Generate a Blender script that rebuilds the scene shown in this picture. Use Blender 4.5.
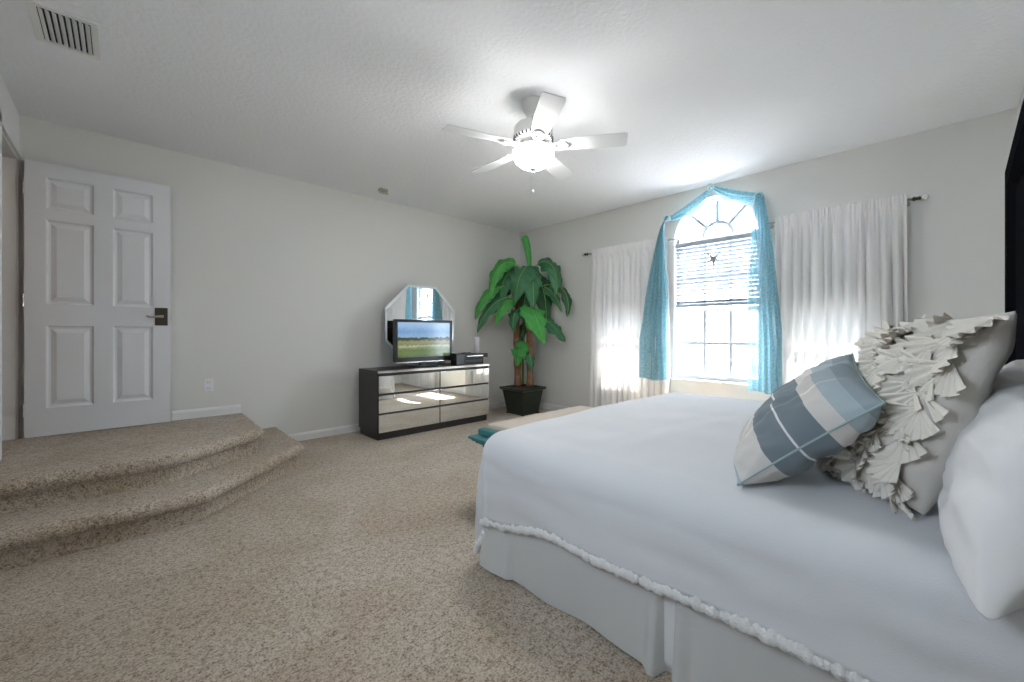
import bpy, bmesh, math, random
from mathutils import Vector, Matrix, noise
random.seed(7)
PI = math.pi
sc = bpy.context.scene
for o in list(bpy.data.objects): bpy.data.objects.remove(o)
COL = sc.collection

# ------------------------------------------------------------------ camera, light, exposure
cam_d = bpy.data.cameras.new('camera'); cam = bpy.data.objects.new('camera', cam_d); COL.objects.link(cam)
CAMF = Vector((.6892, .7245, 0))
cam.location = (0, 0, 1.136)
cam.rotation_euler = CAMF.to_track_quat('-Z', 'Y').to_euler()
cam_d.sensor_width = 36; cam_d.lens = 36 * 410.5 / 1024
cam_d.shift_y = -8 / 1024
cam_d.clip_start = .02
sc.camera = cam
w = bpy.data.worlds.new('sky'); sc.world = w; w.use_nodes = True
bg = w.node_tree.nodes['Background']; bg.inputs[0].default_value = (.80, .90, 1, 1); bg.inputs[1].default_value = 3.8
sc.view_settings.view_transform = 'Standard'; sc.view_settings.look = 'None'
sc.view_settings.gamma = 1; sc.view_settings.use_curve_mapping = False
sc.view_settings.exposure = 2.5
sd = bpy.data.lights.new('sun', 'SUN'); sd.energy = 19; sd.angle = math.radians(1.5); sd.color = (1, .96, .90)
so0 = bpy.data.objects.new('sun', sd); COL.objects.link(so0); so0.location = (12, 0, 12)
so0.rotation_euler = Vector((-.46, .10, -.88)).to_track_quat('-Z', 'Y').to_euler()

WX, WY, WL, WF, H = 4.614, 4.68, -.545, -.36, 2.74      # window wall, back wall, left wall, front wall, ceiling
PZ, LZ = .365, .183                                     # platform and lower step height
ZS, ZT = .62, 2.17                                      # window sill, spring line
WINS = [(1.26, 2.14), (2.44, 3.08), (.42, .99)]

for (y0, y1), zt, px_ in zip(WINS + [(.55, 1.45)], (2.62, 2.17, 2.17, 2.10), (1, 1, 1, -1)):
    ld = bpy.data.lights.new('window_portal', 'AREA'); ld.shape = 'RECTANGLE'
    ld.size = (zt - ZS) if px_ > 0 else .70; ld.size_y = y1 - y0; ld.cycles.is_portal = True
    lo = bpy.data.objects.new('window_portal', ld); COL.objects.link(lo)
    lo.location = (WX + .17 if px_ > 0 else WL - .15, (y0 + y1) / 2, (ZS + zt) / 2 if px_ > 0 else 1.80); lo.rotation_euler = (0, px_ * PI / 2, 0)

# ------------------------------------------------------------------ materials
def mat(name, col, rough=.6, metal=0, bump=0, bscale=200, bdist=.002, var=0, vscale=5, spec=.5, coat=0, sheen=0):
    m = bpy.data.materials.new(name); m.use_nodes = True
    nt = m.node_tree; b = nt.nodes['Principled BSDF']
    b.inputs['Base Color'].default_value = (*col, 1); b.inputs['Roughness'].default_value = rough
    b.inputs['Metallic'].default_value = metal; b.inputs['Specular IOR Level'].default_value = spec
    b.inputs['Coat Weight'].default_value = coat; b.inputs['Sheen Weight'].default_value = sheen
    tc = nt.nodes.new('ShaderNodeTexCoord')
    if var:
        n = nt.nodes.new('ShaderNodeTexNoise'); n.inputs['Scale'].default_value = vscale; n.inputs['Detail'].default_value = 5
        nt.links.new(tc.outputs['Object'], n.inputs['Vector'])
        mx = nt.nodes.new('ShaderNodeMix'); mx.data_type = 'RGBA'
        mx.inputs[6].default_value = (*[c * (1 - var) for c in col], 1); mx.inputs[7].default_value = (*[min(1, c * (1 + var)) for c in col], 1)
        nt.links.new(n.outputs[0], mx.inputs[0]); nt.links.new(mx.outputs[2], b.inputs['Base Color'])
    if bump:
        n = nt.nodes.new('ShaderNodeTexNoise'); n.inputs['Scale'].default_value = bscale; n.inputs['Detail'].default_value = 4
        nt.links.new(tc.outputs['Object'], n.inputs['Vector'])
        bp = nt.nodes.new('ShaderNodeBump'); bp.inputs['Strength'].default_value = bump; bp.inputs['Distance'].default_value = bdist
        nt.links.new(n.outputs[0], bp.inputs['Height']); nt.links.new(bp.outputs[0], b.inputs['Normal'])
    return m

def carpet_mat():
    m = bpy.data.materials.new('carpet'); m.use_nodes = True; nt = m.node_tree; b = nt.nodes['Principled BSDF']
    b.inputs['Roughness'].default_value = 1; b.inputs['Specular IOR Level'].default_value = .1; b.inputs['Sheen Weight'].default_value = .2
    tc = nt.nodes.new('ShaderNodeTexCoord')
    def N(s, d=3, dist=0):
        n = nt.nodes.new('ShaderNodeTexNoise'); n.inputs['Scale'].default_value = s; n.inputs['Detail'].default_value = d
        n.inputs['Distortion'].default_value = dist; nt.links.new(tc.outputs['Object'], n.inputs['Vector']); return n.outputs[0]
    fa = N(120, 3, .6); fb = N(42, 2, .8)
    mxf = nt.nodes.new('ShaderNodeMix'); mxf.inputs[0].default_value = .36; nt.links.new(fa, mxf.inputs[2]); nt.links.new(fb, mxf.inputs[3]); fine = mxf.outputs[0]
    cr = nt.nodes.new('ShaderNodeValToRGB'); e = cr.color_ramp.elements
    e[0].position = .37; e[0].color = (.24, .18, .125, 1); e[1].position = .60; e[1].color = (.66, .59, .50, 1)
    k = cr.color_ramp.elements.new(.47); k.color = (.48, .405, .32, 1)
    nt.links.new(fine, cr.inputs[0])
    big = N(1.6, 3, 1.0)
    mr = nt.nodes.new('ShaderNodeValToRGB'); q_ = mr.color_ramp.elements; q_[0].position = .40; q_[0].color = (.88, .84, .78, 1); q_[1].position = .62; q_[1].color = (1, 1, 1, 1)
    nt.links.new(big, mr.inputs[0])
    mu = nt.nodes.new('ShaderNodeVectorMath'); mu.operation = 'MULTIPLY'
    nt.links.new(cr.outputs[0], mu.inputs[0]); nt.links.new(mr.outputs[0], mu.inputs[1])
    nt.links.new(mu.outputs[0], b.inputs['Base Color'])
    bp = nt.nodes.new('ShaderNodeBump'); bp.inputs['Strength'].default_value = .9; bp.inputs['Distance'].default_value = .012
    nt.links.new(fine, bp.inputs['Height']); nt.links.new(bp.outputs[0], b.inputs['Normal'])
    return m

def sheer_mat(name, col, trans, transp, weave=0):
    m = bpy.data.materials.new(name); m.use_nodes = True; nt = m.node_tree
    for n in list(nt.nodes): nt.nodes.remove(n)
    out = nt.nodes.new('ShaderNodeOutputMaterial')
    d = nt.nodes.new('ShaderNodeBsdfDiffuse'); d.inputs[0].default_value = (*col, 1)
    t = nt.nodes.new('ShaderNodeBsdfTranslucent'); t.inputs[0].default_value = (*col, 1)
    p = nt.nodes.new('ShaderNodeBsdfTransparent')
    a = nt.nodes.new('ShaderNodeMixShader'); a.inputs[0].default_value = trans
    nt.links.new(d.outputs[0], a.inputs[1]); nt.links.new(t.outputs[0], a.inputs[2])
    bmx = nt.nodes.new('ShaderNodeMixShader'); bmx.inputs[0].default_value = transp
    nt.links.new(a.outputs[0], bmx.inputs[1]); nt.links.new(p.outputs[0], bmx.inputs[2])
    if weave:
        tc = nt.nodes.new('ShaderNodeTexCoord'); n = nt.nodes.new('ShaderNodeTexNoise'); n.inputs['Scale'].default_value = weave; n.inputs['Detail'].default_value = 4
        nt.links.new(tc.outputs['Object'], n.inputs['Vector'])
        mr = nt.nodes.new('ShaderNodeMapRange'); mr.inputs[1].default_value = .4; mr.inputs[2].default_value = .65
        mr.inputs[3].default_value = max(0, transp - .12); mr.inputs[4].default_value = transp + .15
        nt.links.new(n.outputs[0], mr.inputs[0]); nt.links.new(mr.outputs[0], bmx.inputs[0])
    nt.links.new(bmx.outputs[0], out.inputs[0]); return m

def glass_mat():
    m = bpy.data.materials.new('window_glass'); m.use_nodes = True; nt = m.node_tree
    for n in list(nt.nodes): nt.nodes.remove(n)
    out = nt.nodes.new('ShaderNodeOutputMaterial'); p = nt.nodes.new('ShaderNodeBsdfTransparent'); p.inputs[0].default_value = (.97, .98, 1, 1)
    g = nt.nodes.new('ShaderNodeBsdfGlossy'); g.inputs['Roughness'].default_value = .02
    x = nt.nodes.new('ShaderNodeMixShader'); x.inputs[0].default_value = .05
    nt.links.new(p.outputs[0], x.inputs[1]); nt.links.new(g.outputs[0], x.inputs[2]); nt.links.new(x.outputs[0], out.inputs[0]); return m

def emit_mat(name, col, s):
    m = bpy.data.materials.new(name); m.use_nodes = True; b = m.node_tree.nodes['Principled BSDF']
    b.inputs['Base Color'].default_value = (.9, .9, .9, 1); b.inputs['Emission Color'].default_value = (*col, 1); b.inputs['Emission Strength'].default_value = s
    return m

M = dict(
    wall=mat('greige_wall_paint', (.735, .73, .695), .75, bump=.25, bscale=90, bdist=.002),
    ceiling=mat('textured_ceiling_paint', (.89, .905, .925), .85, bump=.9, bscale=38, bdist=.006),
    white=mat('white_trim_paint', (.80, .80, .79), .4),
    door=mat('white_door_paint', (.78, .79, .81), .42),
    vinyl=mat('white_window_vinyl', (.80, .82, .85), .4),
    blind=mat('backlit_white_slats', (.30, .335, .38), .5),  # white slats darkened; their backlit grey is put into the colour
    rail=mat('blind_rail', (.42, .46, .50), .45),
    hall=mat('tan_hall_paint', (.44, .33, .25), .8),
    carpet=carpet_mat(),
    curtain=sheer_mat('white_curtain_cotton', (.82, .81, .79), .10, .0),
    scarf=sheer_mat('teal_sheer_voile', (.33, .60, .69), .36, .15, 60),
    muntin=mat('backlit_muntin_vinyl', (.42, .46, .51), .5),  # muntins are white vinyl; backlit shade painted in as grey-blue
    glass=glass_mat(),
    scarfring=mat('pale_teal_ring', (.55, .78, .84), .5),
    fanwhite=mat('fan_white_enamel', (.82, .82, .80), .35),
    fanblade=mat('fan_blade_white', (.72, .74, .75), .3),
    nickel=mat('brushed_nickel', (.45, .43, .40), .3, 1),
    bronze=mat('antique_bronze', (.09, .075, .055), .35, .9),
    chrome=mat('chrome', (.8, .8, .8), .12, 1),
    crystal=mat('crystal', (.70, .72, .70), .05, .9),
    mirror=mat('mirror_glass', (.88, .90, .90), .015, 1),
    bevel=mat('mirror_bevel', (.88, .95, .95), .15, .0),
    black=mat('black_lacquer', (.010, .010, .012), .6, spec=0),
    espresso=mat('black_brown_wood', (.022, .019, .017), .35, bump=.1, bscale=60),
    plastic=mat('black_plastic', (.015, .016, .018), .3),
    gunmetal=mat('dark_grey_plastic', (.06, .065, .075), .3),
    wax=mat('white_wax', (.8, .8, .82), .5),
    pot=mat('dark_green_metal_planter', (.035, .042, .028), .38, .2, var=.25, vscale=12),
    soil=mat('brown_moss', (.10, .055, .03), .95, bump=1, bscale=60, bdist=.02),
    trunk=mat('brown_fibrous_trunk', (.27, .14, .08), .85, var=.85, vscale=16, bump=.8, bscale=60, bdist=.008),
    trunkg=mat('green_stalk', (.12, .24, .05), .6, var=.4, vscale=14),
    leafa=mat('deep_green_leaf', (.05, .20, .085), .42, var=.35, vscale=18),
    leafb=mat('bright_green_leaf', (.07, .38, .075), .42, var=.3, vscale=18),
    leafc=mat('dark_green_leaf', (.018, .085, .028), .45, var=.35, vscale=18),
    rib=mat('pale_leaf_midrib', (.22, .46, .12), .5),
    teal=mat('teal_painted_wood', (.05, .20, .21), .45, var=.12, vscale=8),
    tan=mat('tan_bench_fabric', (.50, .44, .37), .9, bump=.3, bscale=300),
    quilt=mat('white_bedspread_cotton', (.64, .652, .668), .9, bump=.35, bscale=260, bdist=.002, sheen=.1),
    fringe=mat('white_fringe', (.80, .80, .79), 1, bump=.8, bscale=160, bdist=.006),
    skirt=mat('pale_grey_bed_skirt_cotton', (.58, .58, .57), .9, bump=.25, bscale=300),
    mattress=mat('mattress_ticking', (.75, .75, .75), .9),
    pillow=mat('white_pillow_cotton', (.76, .76, .75), .9, bump=.2, bscale=250),
    ecru=mat('ecru_cushion_cotton', (.60, .57, .52), .9, bump=.25, bscale=260),
    ruffle=mat('ecru_ruffle_cotton', (.76, .72, .64), .9, bump=.2, bscale=200),
    tealtrim=mat('pale_teal_piping', (.30, .40, .40), .8),
    sand=mat('tan_starfish', (.42, .40, .38), .8, bump=.6, bscale=150),
    ivory=mat('ivory_plastic', (.42, .40, .30), .5),
    outlet=mat('white_outlet_plastic', (.82, .84, .88), .35),
    dark=mat('dark_opening', (.03, .03, .03), .8),
    stucco=mat('neighbour_stucco', (.45, .44, .42), .9),
    tiles=mat('neighbour_roof_tiles', (.16, .14, .135), .9),
    pane=mat('neighbour_window', (.35, .38, .42), .3),
    grass=mat('dark_ground', (.14, .14, .14), 1),  # outside ground darkened to cut light bounced up to the ceiling
)

# ------------------------------------------------------------------ builders
class MB:
    def __init__(s): s.v = []; s.f = []; s.m = []
    def add(s, vs, fs, mi=0):
        o = len(s.v); s.v += [tuple(v) for v in vs]; s.f += [tuple(i + o for i in f) for f in fs]; s.m += [mi] * len(fs); return s
    def box(s, a, b, mi=0):
        x0, y0, z0 = a; x1, y1, z1 = b
        v = [(x, y, z) for z in (z0, z1) for y in (y0, y1) for x in (x0, x1)]
        return s.add(v, [(0, 2, 3, 1), (4, 5, 7, 6), (0, 1, 5, 4), (2, 6, 7, 3), (0, 4, 6, 2), (1, 3, 7, 5)], mi)
    def obox(s, c, ax, hx, hy, hz, mi=0):              # oriented box: ax = 3x3 columns
        v = []
        for k in (-1, 1):
            for j in (-1, 1):
                for i in (-1, 1): v.append(Vector(c) + ax @ Vector((i * hx, j * hy, k * hz)))
        return s.add(v, [(0, 2, 3, 1), (4, 5, 7, 6), (0, 1, 5, 4), (2, 6, 7, 3), (0, 4, 6, 2), (1, 3, 7, 5)], mi)
    def grid(s, nu, nv, fn, mi=0, closeu=False):
        vs = [fn(i, j) for j in range(nv) for i in range(nu)]; fs = []
        for j in range(nv - 1):
            for i in range(nu if closeu else nu - 1):
                i2 = (i + 1) % nu; fs.append((j * nu + i, j * nu + i2, (j + 1) * nu + i2, (j + 1) * nu + i))
        return s.add(vs, fs, mi)
    def lathe(s, prof, c=(0, 0, 0), n=32, mi=0):
        def fn(i, j):
            a = 2 * PI * i / n; r, z = prof[j]; return (c[0] + r * math.cos(a), c[1] + r * math.sin(a), c[2] + z)
        return s.grid(n, len(prof), fn, mi, True)
    def tube(s, pts, rad, n=10, mi=0, cap=True):
        pts = [Vector(p) for p in pts]; k = len(pts); rr = rad if isinstance(rad, (list, tuple)) else [rad] * k
        fr = []; up = Vector((0, 0, 1))
        for i in range(k):
            t = (pts[min(i + 1, k - 1)] - pts[max(i - 1, 0)]).normalized()
            a = up - t * up.dot(t)
            if a.length < .05: a = Vector((1, 0, 0)) - t * t.x
            a.normalize(); up = a; fr.append((a, t.cross(a)))
        def fn(i, j):
            a = 2 * PI * i / n; return pts[j] + rr[j] * (fr[j][0] * math.cos(a) + fr[j][1] * math.sin(a))
        o = len(s.v); s.grid(n, k, fn, mi, True)
        if cap: s.f += [tuple(o + i for i in range(n))[::-1], tuple(o + (k - 1) * n + i for i in range(n))]; s.m += [mi, mi]
        return s
    def prism(s, poly, z0, z1, mi=0):                  # poly in XY
        n = len(poly); v = [(x, y, z0) for x, y in poly] + [(x, y, z1) for x, y in poly]
        f = [tuple(range(n))[::-1], tuple(range(n, 2 * n))] + [(i, (i + 1) % n, n + (i + 1) % n, n + i) for i in range(n)]
        return s.add(v, f, mi)
    def build(s, name, mats, parent=None, smooth=False, bevel=0, weld=False, sub=0, solid=0, fixn=True):
        me = bpy.data.meshes.new(name); me.from_pydata(s.v, [], s.f); me.update()
        for m in (mats if isinstance(mats, (list, tuple)) else [mats]): me.materials.append(m)
        for p, i in zip(me.polygons, s.m): p.material_index = i
        if weld or fixn:
            b = bmesh.new(); b.from_mesh(me)
            if weld: bmesh.ops.remove_doubles(b, verts=b.verts, dist=1e-5)
            bmesh.ops.recalc_face_normals(b, faces=b.faces); b.to_mesh(me); b.free()
        if smooth: me.shade_smooth()
        o = bpy.data.objects.new(name, me); COL.objects.link(o)
        if parent:
            o.parent = parent; o.matrix_parent_inverse = parent_inv(parent)
        if solid: q = o.modifiers.new('solid', 'SOLIDIFY'); q.thickness = solid; q.offset = 0
        if bevel: q = o.modifiers.new('bevel', 'BEVEL'); q.width = bevel; q.segments = 2; q.limit_method = 'ANGLE'
        if sub: q = o.modifiers.new('sub', 'SUBSURF'); q.levels = sub; q.render_levels = sub
        return o
def world_of(o):
    m = Matrix.LocRotScale(o.location, o.rotation_euler, o.scale)
    return (world_of(o.parent) @ o.matrix_parent_inverse @ m) if o.parent else m
def parent_inv(p): return world_of(p).inverted()
def thing(name, label, cat, loc=(0, 0, 0), group=None):
    o = bpy.data.objects.new(name, None); COL.objects.link(o); o.location = loc; o.empty_display_size = .1
    return tag(o, label, cat, group)
def tag(o, label, cat, group=None, kind=None):
    o['label'] = label; o['category'] = cat
    if group: o['group'] = group
    if kind: o['kind'] = kind
    return o
def struct(o, label=None):
    o['kind'] = 'structure'
    if label: o['label'] = label
    return o

# ------------------------------------------------------------------ room shell
struct(MB().box((WL - .12, WF - .12, -.1), (WX + .15, WY + .12, 0)).build('floor', M['carpet']), 'beige textured wall-to-wall carpet')
cl_ = MB(); cl_.box((WL - .12, WF - .12, H), (WX + .15, WY + .12, H + .1)); cl_.box((WL - 1.4, 2.5, H), (WL - .12, WY + .12, H + .1))
struct(cl_.build('ceiling', M['ceiling']), 'white knockdown textured ceiling')
struct(MB().box((WL - 1.4, WY, 0), (WX + .15, WY + .12, H)).build('wall_back', M['wall']), 'greige wall behind dresser and open door')
struct(MB().box((WL - .12, WF - .12, 0), (WX + .15, WF, H)).build('wall_front', M['wall']), 'greige wall behind the bed headboard')

D0, D1, DT = 3.95, 4.645, PZ + 2.045                     # doorway in left wall
L0_, L1_, LZ0, LZ1 = .55, 1.45, 1.45, 2.15                  # added out-of-view window, brings fill light to the near bed side
lw = MB(); lw.box((WL - .12, WF, 0), (WL, L0_, H)); lw.box((WL - .12, L1_, 0), (WL, D0, H)); lw.box((WL - .12, L0_, 0), (WL, L1_, LZ0)); lw.box((WL - .12, L0_, LZ1), (WL, L1_, H)); lw.box((WL - .12, D0, DT), (WL, D1, H)); lw.box((WL - .12, D1, 0), (WL, WY, H)); lw.box((WL - .12, D0, 0), (WL, D1, PZ - .03))
struct(lw.build('wall_left', M['white']), 'pale wall with the bedroom doorway')

rw = MB(); X0, X1 = WX, WX + .14
ys = [WF] + sorted([y for a in WINS for y in a]) + [WY]
rw.box((X0, WF, 0), (X1, WY, ZS))
for i in range(0, len(ys), 2): rw.box((X0, ys[i], ZS), (X1, ys[i + 1], ZT))
c0, c1 = WINS[0]; cy, rr = (c0 + c1) / 2, (c1 - c0) / 2
rw.box((X0, WF, ZT), (X1, c0, H)); rw.box((X0, c1, ZT), (X1, WY, H))
NA = 40
arc = [(cy - rr * math.cos(PI * i / NA), ZT + rr * math.sin(PI * i / NA)) for i in range(NA + 1)]
for (ya, za), (yb, zb) in zip(arc, arc[1:]):
    v = [(x, y, z) for x in (X0, X1) for y, z in ((ya, za), (yb, zb), (yb, H), (ya, H))]
    rw.add(v, [(0, 3, 2, 1), (4, 5, 6, 7), (0, 1, 5, 4), (2, 3, 7, 6)])
struct(rw.build('wall_right', M['wall']), 'greige wall with arched centre window')

o_ = MB()
for a, b in (((L0_, LZ0), (L0_ + .04, LZ1)), ((L1_ - .04, LZ0), (L1_, LZ1)), ((L0_ + .04, LZ0), (L1_ - .04, LZ0 + .04)), ((L0_ + .04, LZ1 - .04), (L1_ - .04, LZ1)), ((L0_ + .04, (LZ0 + LZ1) / 2 - .02), (L1_ - .04, (LZ0 + LZ1) / 2 + .02))):
    o_.box((WL - .10, a[0], a[1]), (WL - .05, b[0], b[1]))
lwin = struct(o_.build('window_4', M['vinyl']), 'added white double-hung window in the left wall, out of view, for fill light')
MB().box((WL - .079, L0_ + .04, LZ0 + .04), (WL - .075, L1_ - .04, LZ1 - .04)).build('glass_pane', M['glass'], lwin)
MB().box((WL - .05, L0_ - .03, LZ0 - .025), (WL + .04, L1_ + .03, LZ0)).build('sill', M['white'], lwin)
# hall beyond the doorway
hx = WL - 1.3
hall = MB(); hall.box((hx - .1, 2.6, PZ), (hx, WY, H)); hall.box((hx, 2.5, PZ), (WL - .12, 2.6, H))
struct(hall.build('wall_hall', M['hall']), 'tan hallway walls past the doorway')
struct(MB().box((hx, 2.6, .02), (WL - .12, WY - .002, PZ - .002)).build('floor_hall', M['carpet']))
struct(MB().box((WL - .121, D0 + .002, PZ - .029), (WL + .003, D1 - .002, PZ - .001)).build('floor_doorway', M['carpet']))
struct(MB().box((hx, WY - .02, PZ), (WL - .125, WY - .002, H - .01)).build('wall_hall_end', M['hall']))
hl = thing('hall_ceiling_light', 'warm frosted dome light on the hallway ceiling beyond the open door', 'ceiling light', (WL - .7, 3.2, H))
MB().lathe([(.001, -.09), (.07, -.08), (.12, -.05), (.14, -.012)], (WL - .7, 3.2, H)).build('light_dome', emit_mat('warm_dome_glow', (1, .80, .62), 2.2), hl, True)
MB().lathe([(.15, -.014), (.155, -.002), (.001, -.001)], (WL - .7, 3.2, H)).build('mounting_ring', M['nickel'], hl, True)

# door trim, baseboards
t = MB()
for a, b in (((WL, D0 - .06, PZ), (WL + .018, D0, DT + .06)), ((WL, D0 - .06, DT), (WL + .018, WY - .001, DT + .06))): t.box(a, b)
t.box((WL - .12, D0, PZ), (WL, D0 + .015, DT)); t.box((WL - .12, D0, DT - .015), (WL, D1, DT)); t.box((WL - .12, D1 - .012, PZ), (WL - .01, D1, DT))
struct(t.build('trim_1', M['white'], bevel=.003), 'white painted door casing')
def baseboard(name, a, b, z, nrm):
    a, b, n = Vector((*a, 0)), Vector((*b, 0)), Vector((*nrm, 0))
    pr = [(0, 0), (.014, 0), (.014, .06), (.010, .072), (.006, .08), (0, .083)]
    m = MB(); v = [(p + n * d) + Vector((0, 0, z + h)) for p in (a, b) for d, h in pr]; k = len(pr)
    m.add(v, [tuple(range(k)), tuple(range(2 * k - 1, k - 1, -1))] + [(i, (i + 1) % k, k + (i + 1) % k, k + i) for i in range(k)])
    return struct(m.build(name, M['white']), 'white moulded baseboard')
baseboard('baseboard_back', (1.16, WY), (WX, WY), 0, (0, -1))
baseboard('baseboard_landing', (.318, WY), (.835, WY), PZ, (0, -1))
baseboard('baseboard_right', (WX, WF), (WX, WY - .014), 0, (-1, 0))
baseboard('baseboard_front', (WL, WF), (1.0, WF), 0, (0, 1))
baseboard('baseboard_left', (WL, WF + .015), (WL, 3.0), 0, (1, 0))

# ------------------------------------------------------------------ carpeted landing and step
def carpet_step(name, path, h, z0, label):
    # path: front edge polyline from left wall to back wall (inner edge line of the nosing)
    prof = [(-.002, z0), (0, h - .095), (.008, h - .088), (.026, h - .078), (.036, h - .055), (.038, h - .035), (.030, h - .014), (.014, h - .003), (-.01, h), (-.06, h)]
    P = [Vector(p) for p in path]; n = len(P); fine = []; nr = []
    seg = [(P[i + 1] - P[i]).normalized() for i in range(n - 1)]; sn = [Vector((d.y, -d.x)) for d in seg]
    pts = []
    for i in range(n):
        if i == 0: pts.append((P[0], sn[0], 1))
        elif i == n - 1: pts.append((P[i], sn[-1], 1))
        else:
            mi = (sn[i - 1] + sn[i]).normalized(); pts.append((P[i], mi, 1 / mi.dot(sn[i])))
    m = MB(); full = []
    for i in range(n):                                     # densify
        if i < n - 1:
            k = max(2, int((P[i + 1] - P[i]).length / .03))
            for j in range(k):
                f = j / k; a, b = pts[i], pts[i + 1]
                full.append((a[0].lerp(b[0], f), (a[1] * a[2]).lerp(b[1] * b[2], f)))
    full.append((pts[-1][0], pts[-1][1]))
    k = len(prof)
    def fn(i, j):
        p, nn = full[j]; o, z = prof[i]
        w = .006 * noise.noise(Vector((p.x * 9, p.y * 9, z * 12)))
        q = p + nn * (o + w); 
        q.x = max(q.x, WL + .002); q.y = min(q.y, WY - .003)
        return (q.x, q.y, z + (0 if i < 1 else .4 * w))
    m.grid(k, len(full), fn)
    inner = [fn(k - 1, j) for j in range(len(full))]
    top = [(x, y, h) for x, y, z in inner] + [(WL + .002, WY - .003, h)]
    base = len(m.v); m.add(top, [tuple(range(len(top)))])
    return tag(m.build(name, M['carpet'], smooth=True, weld=False), label, 'carpeted step')
carpet_step('landing', [(WL + .002, 3.40), (.235, 3.40), (.80, 3.80), (.83, WY - .003)], PZ, LZ + .0, 'upper beige carpeted landing in front of the open door, higher of the two levels')
carpet_step('lower_step', [(WL + .002, 3.10), (.36, 3.10), (1.10, 3.80), (1.12, WY - .003)], LZ, .002, 'lower beige carpeted step wrapping around the landing, meeting the floor')

# ------------------------------------------------------------------ door
def make_door():
    W, Hh, T = .82, 2.03, .036; x0 = -.512; y1 = 4.634; y0 = y1 - T; z0 = PZ + .006
    xs = [0, .105, .355, .462, .705, W]; zs = [0, .205, .82, .98, 1.61, 1.69, 1.925, Hh]
    m = MB()
    for i in range(5):
        for j in range(7):
            hole = i in (1, 3) and j in (1, 3, 5)
            a = (x0 + xs[i], z0 + zs[j]); b = (x0 + xs[i + 1], z0 + zs[j + 1])
            for yf, sgn in ((y0, 1), (y1, -1)):
                if not hole: m.add([(a[0], yf, a[1]), (b[0], yf, a[1]), (b[0], yf, b[1]), (a[0], yf, b[1])], [(0, 1, 2, 3)]); continue
                rings = []
                for ins, dep in ((0, 0), (.012, .013), (.024, .015), (.054, .003)):
                    rings.append([(a[0] + ins, yf + sgn * dep, a[1] + ins), (b[0] - ins, yf + sgn * dep, a[1] + ins), (b[0] - ins, yf + sgn * dep, b[1] - ins), (a[0] + ins, yf + sgn * dep, b[1] - ins)])
                v = [p for r in rings for p in r]; f = []
                for r in range(3):
                    for k in range(4): f.append((r * 4 + k, r * 4 + (k + 1) % 4, r * 4 + 4 + (k + 1) % 4, r * 4 + 4 + k))
                f.append((12, 13, 14, 15)); m.add(v, f)
    X1_ = x0 + W; Z1 = z0 + Hh
    m.add([(x0, y0, z0), (x0, y1, z0), (x0, y1, Z1), (x0, y0, Z1)], [(0, 1, 2, 3)]); m.add([(X1_, y0, z0), (X1_, y1, z0), (X1_, y1, Z1), (X1_, y0, Z1)], [(0, 1, 2, 3)])
    m.add([(x0, y0, z0), (X1_, y0, z0), (X1_, y1, z0), (x0, y1, z0)], [(0, 1, 2, 3)]); m.add([(x0, y0, Z1), (X1_, y0, Z1), (X1_, y1, Z1), (x0, y1, Z1)], [(0, 1, 2, 3)])
    d = struct(m.build('door_1', M['door'], weld=True), 'open white six-panel interior door with bronze lever')
    hz = 1.275; hxx = X1_ - .062
    r = MB()
    r.box((hxx - .042, y0 - .010, hz - .075), (hxx + .042, y0, hz + .075)); r.tube([(hxx, y0 - .01, hz), (hxx, y0 - .05, hz)], .014)
    pl = r.build('handle_plate', M['bronze'], d, bevel=.003)
    MB().tube([(hxx + .012, y0 - .052, hz), (hxx - .02, y0 - .055, hz), (hxx - .055, y0 - .052, hz - .004), (hxx - .085, y0 - .048, hz - .002), (hxx - .095, y0 - .044, hz + .006)], [.012, .012, .009, .008, .005]).build('lever', M['nickel'], pl, True)
    MB().box((X1_ - .002, y0 + .006, hz - .03), (X1_ + .0025, y1 - .006, hz + .03)).build('latch_plate', M['nickel'], d)
    for hh in (.2, 1.0, 1.82):
        MB().tube([(x0 - .006, y0 - .004, z0 + hh - .045), (x0 - .006, y0 - .004, z0 + hh + .045)], .006).build('hinge', M['nickel'], d)
make_door()

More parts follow.
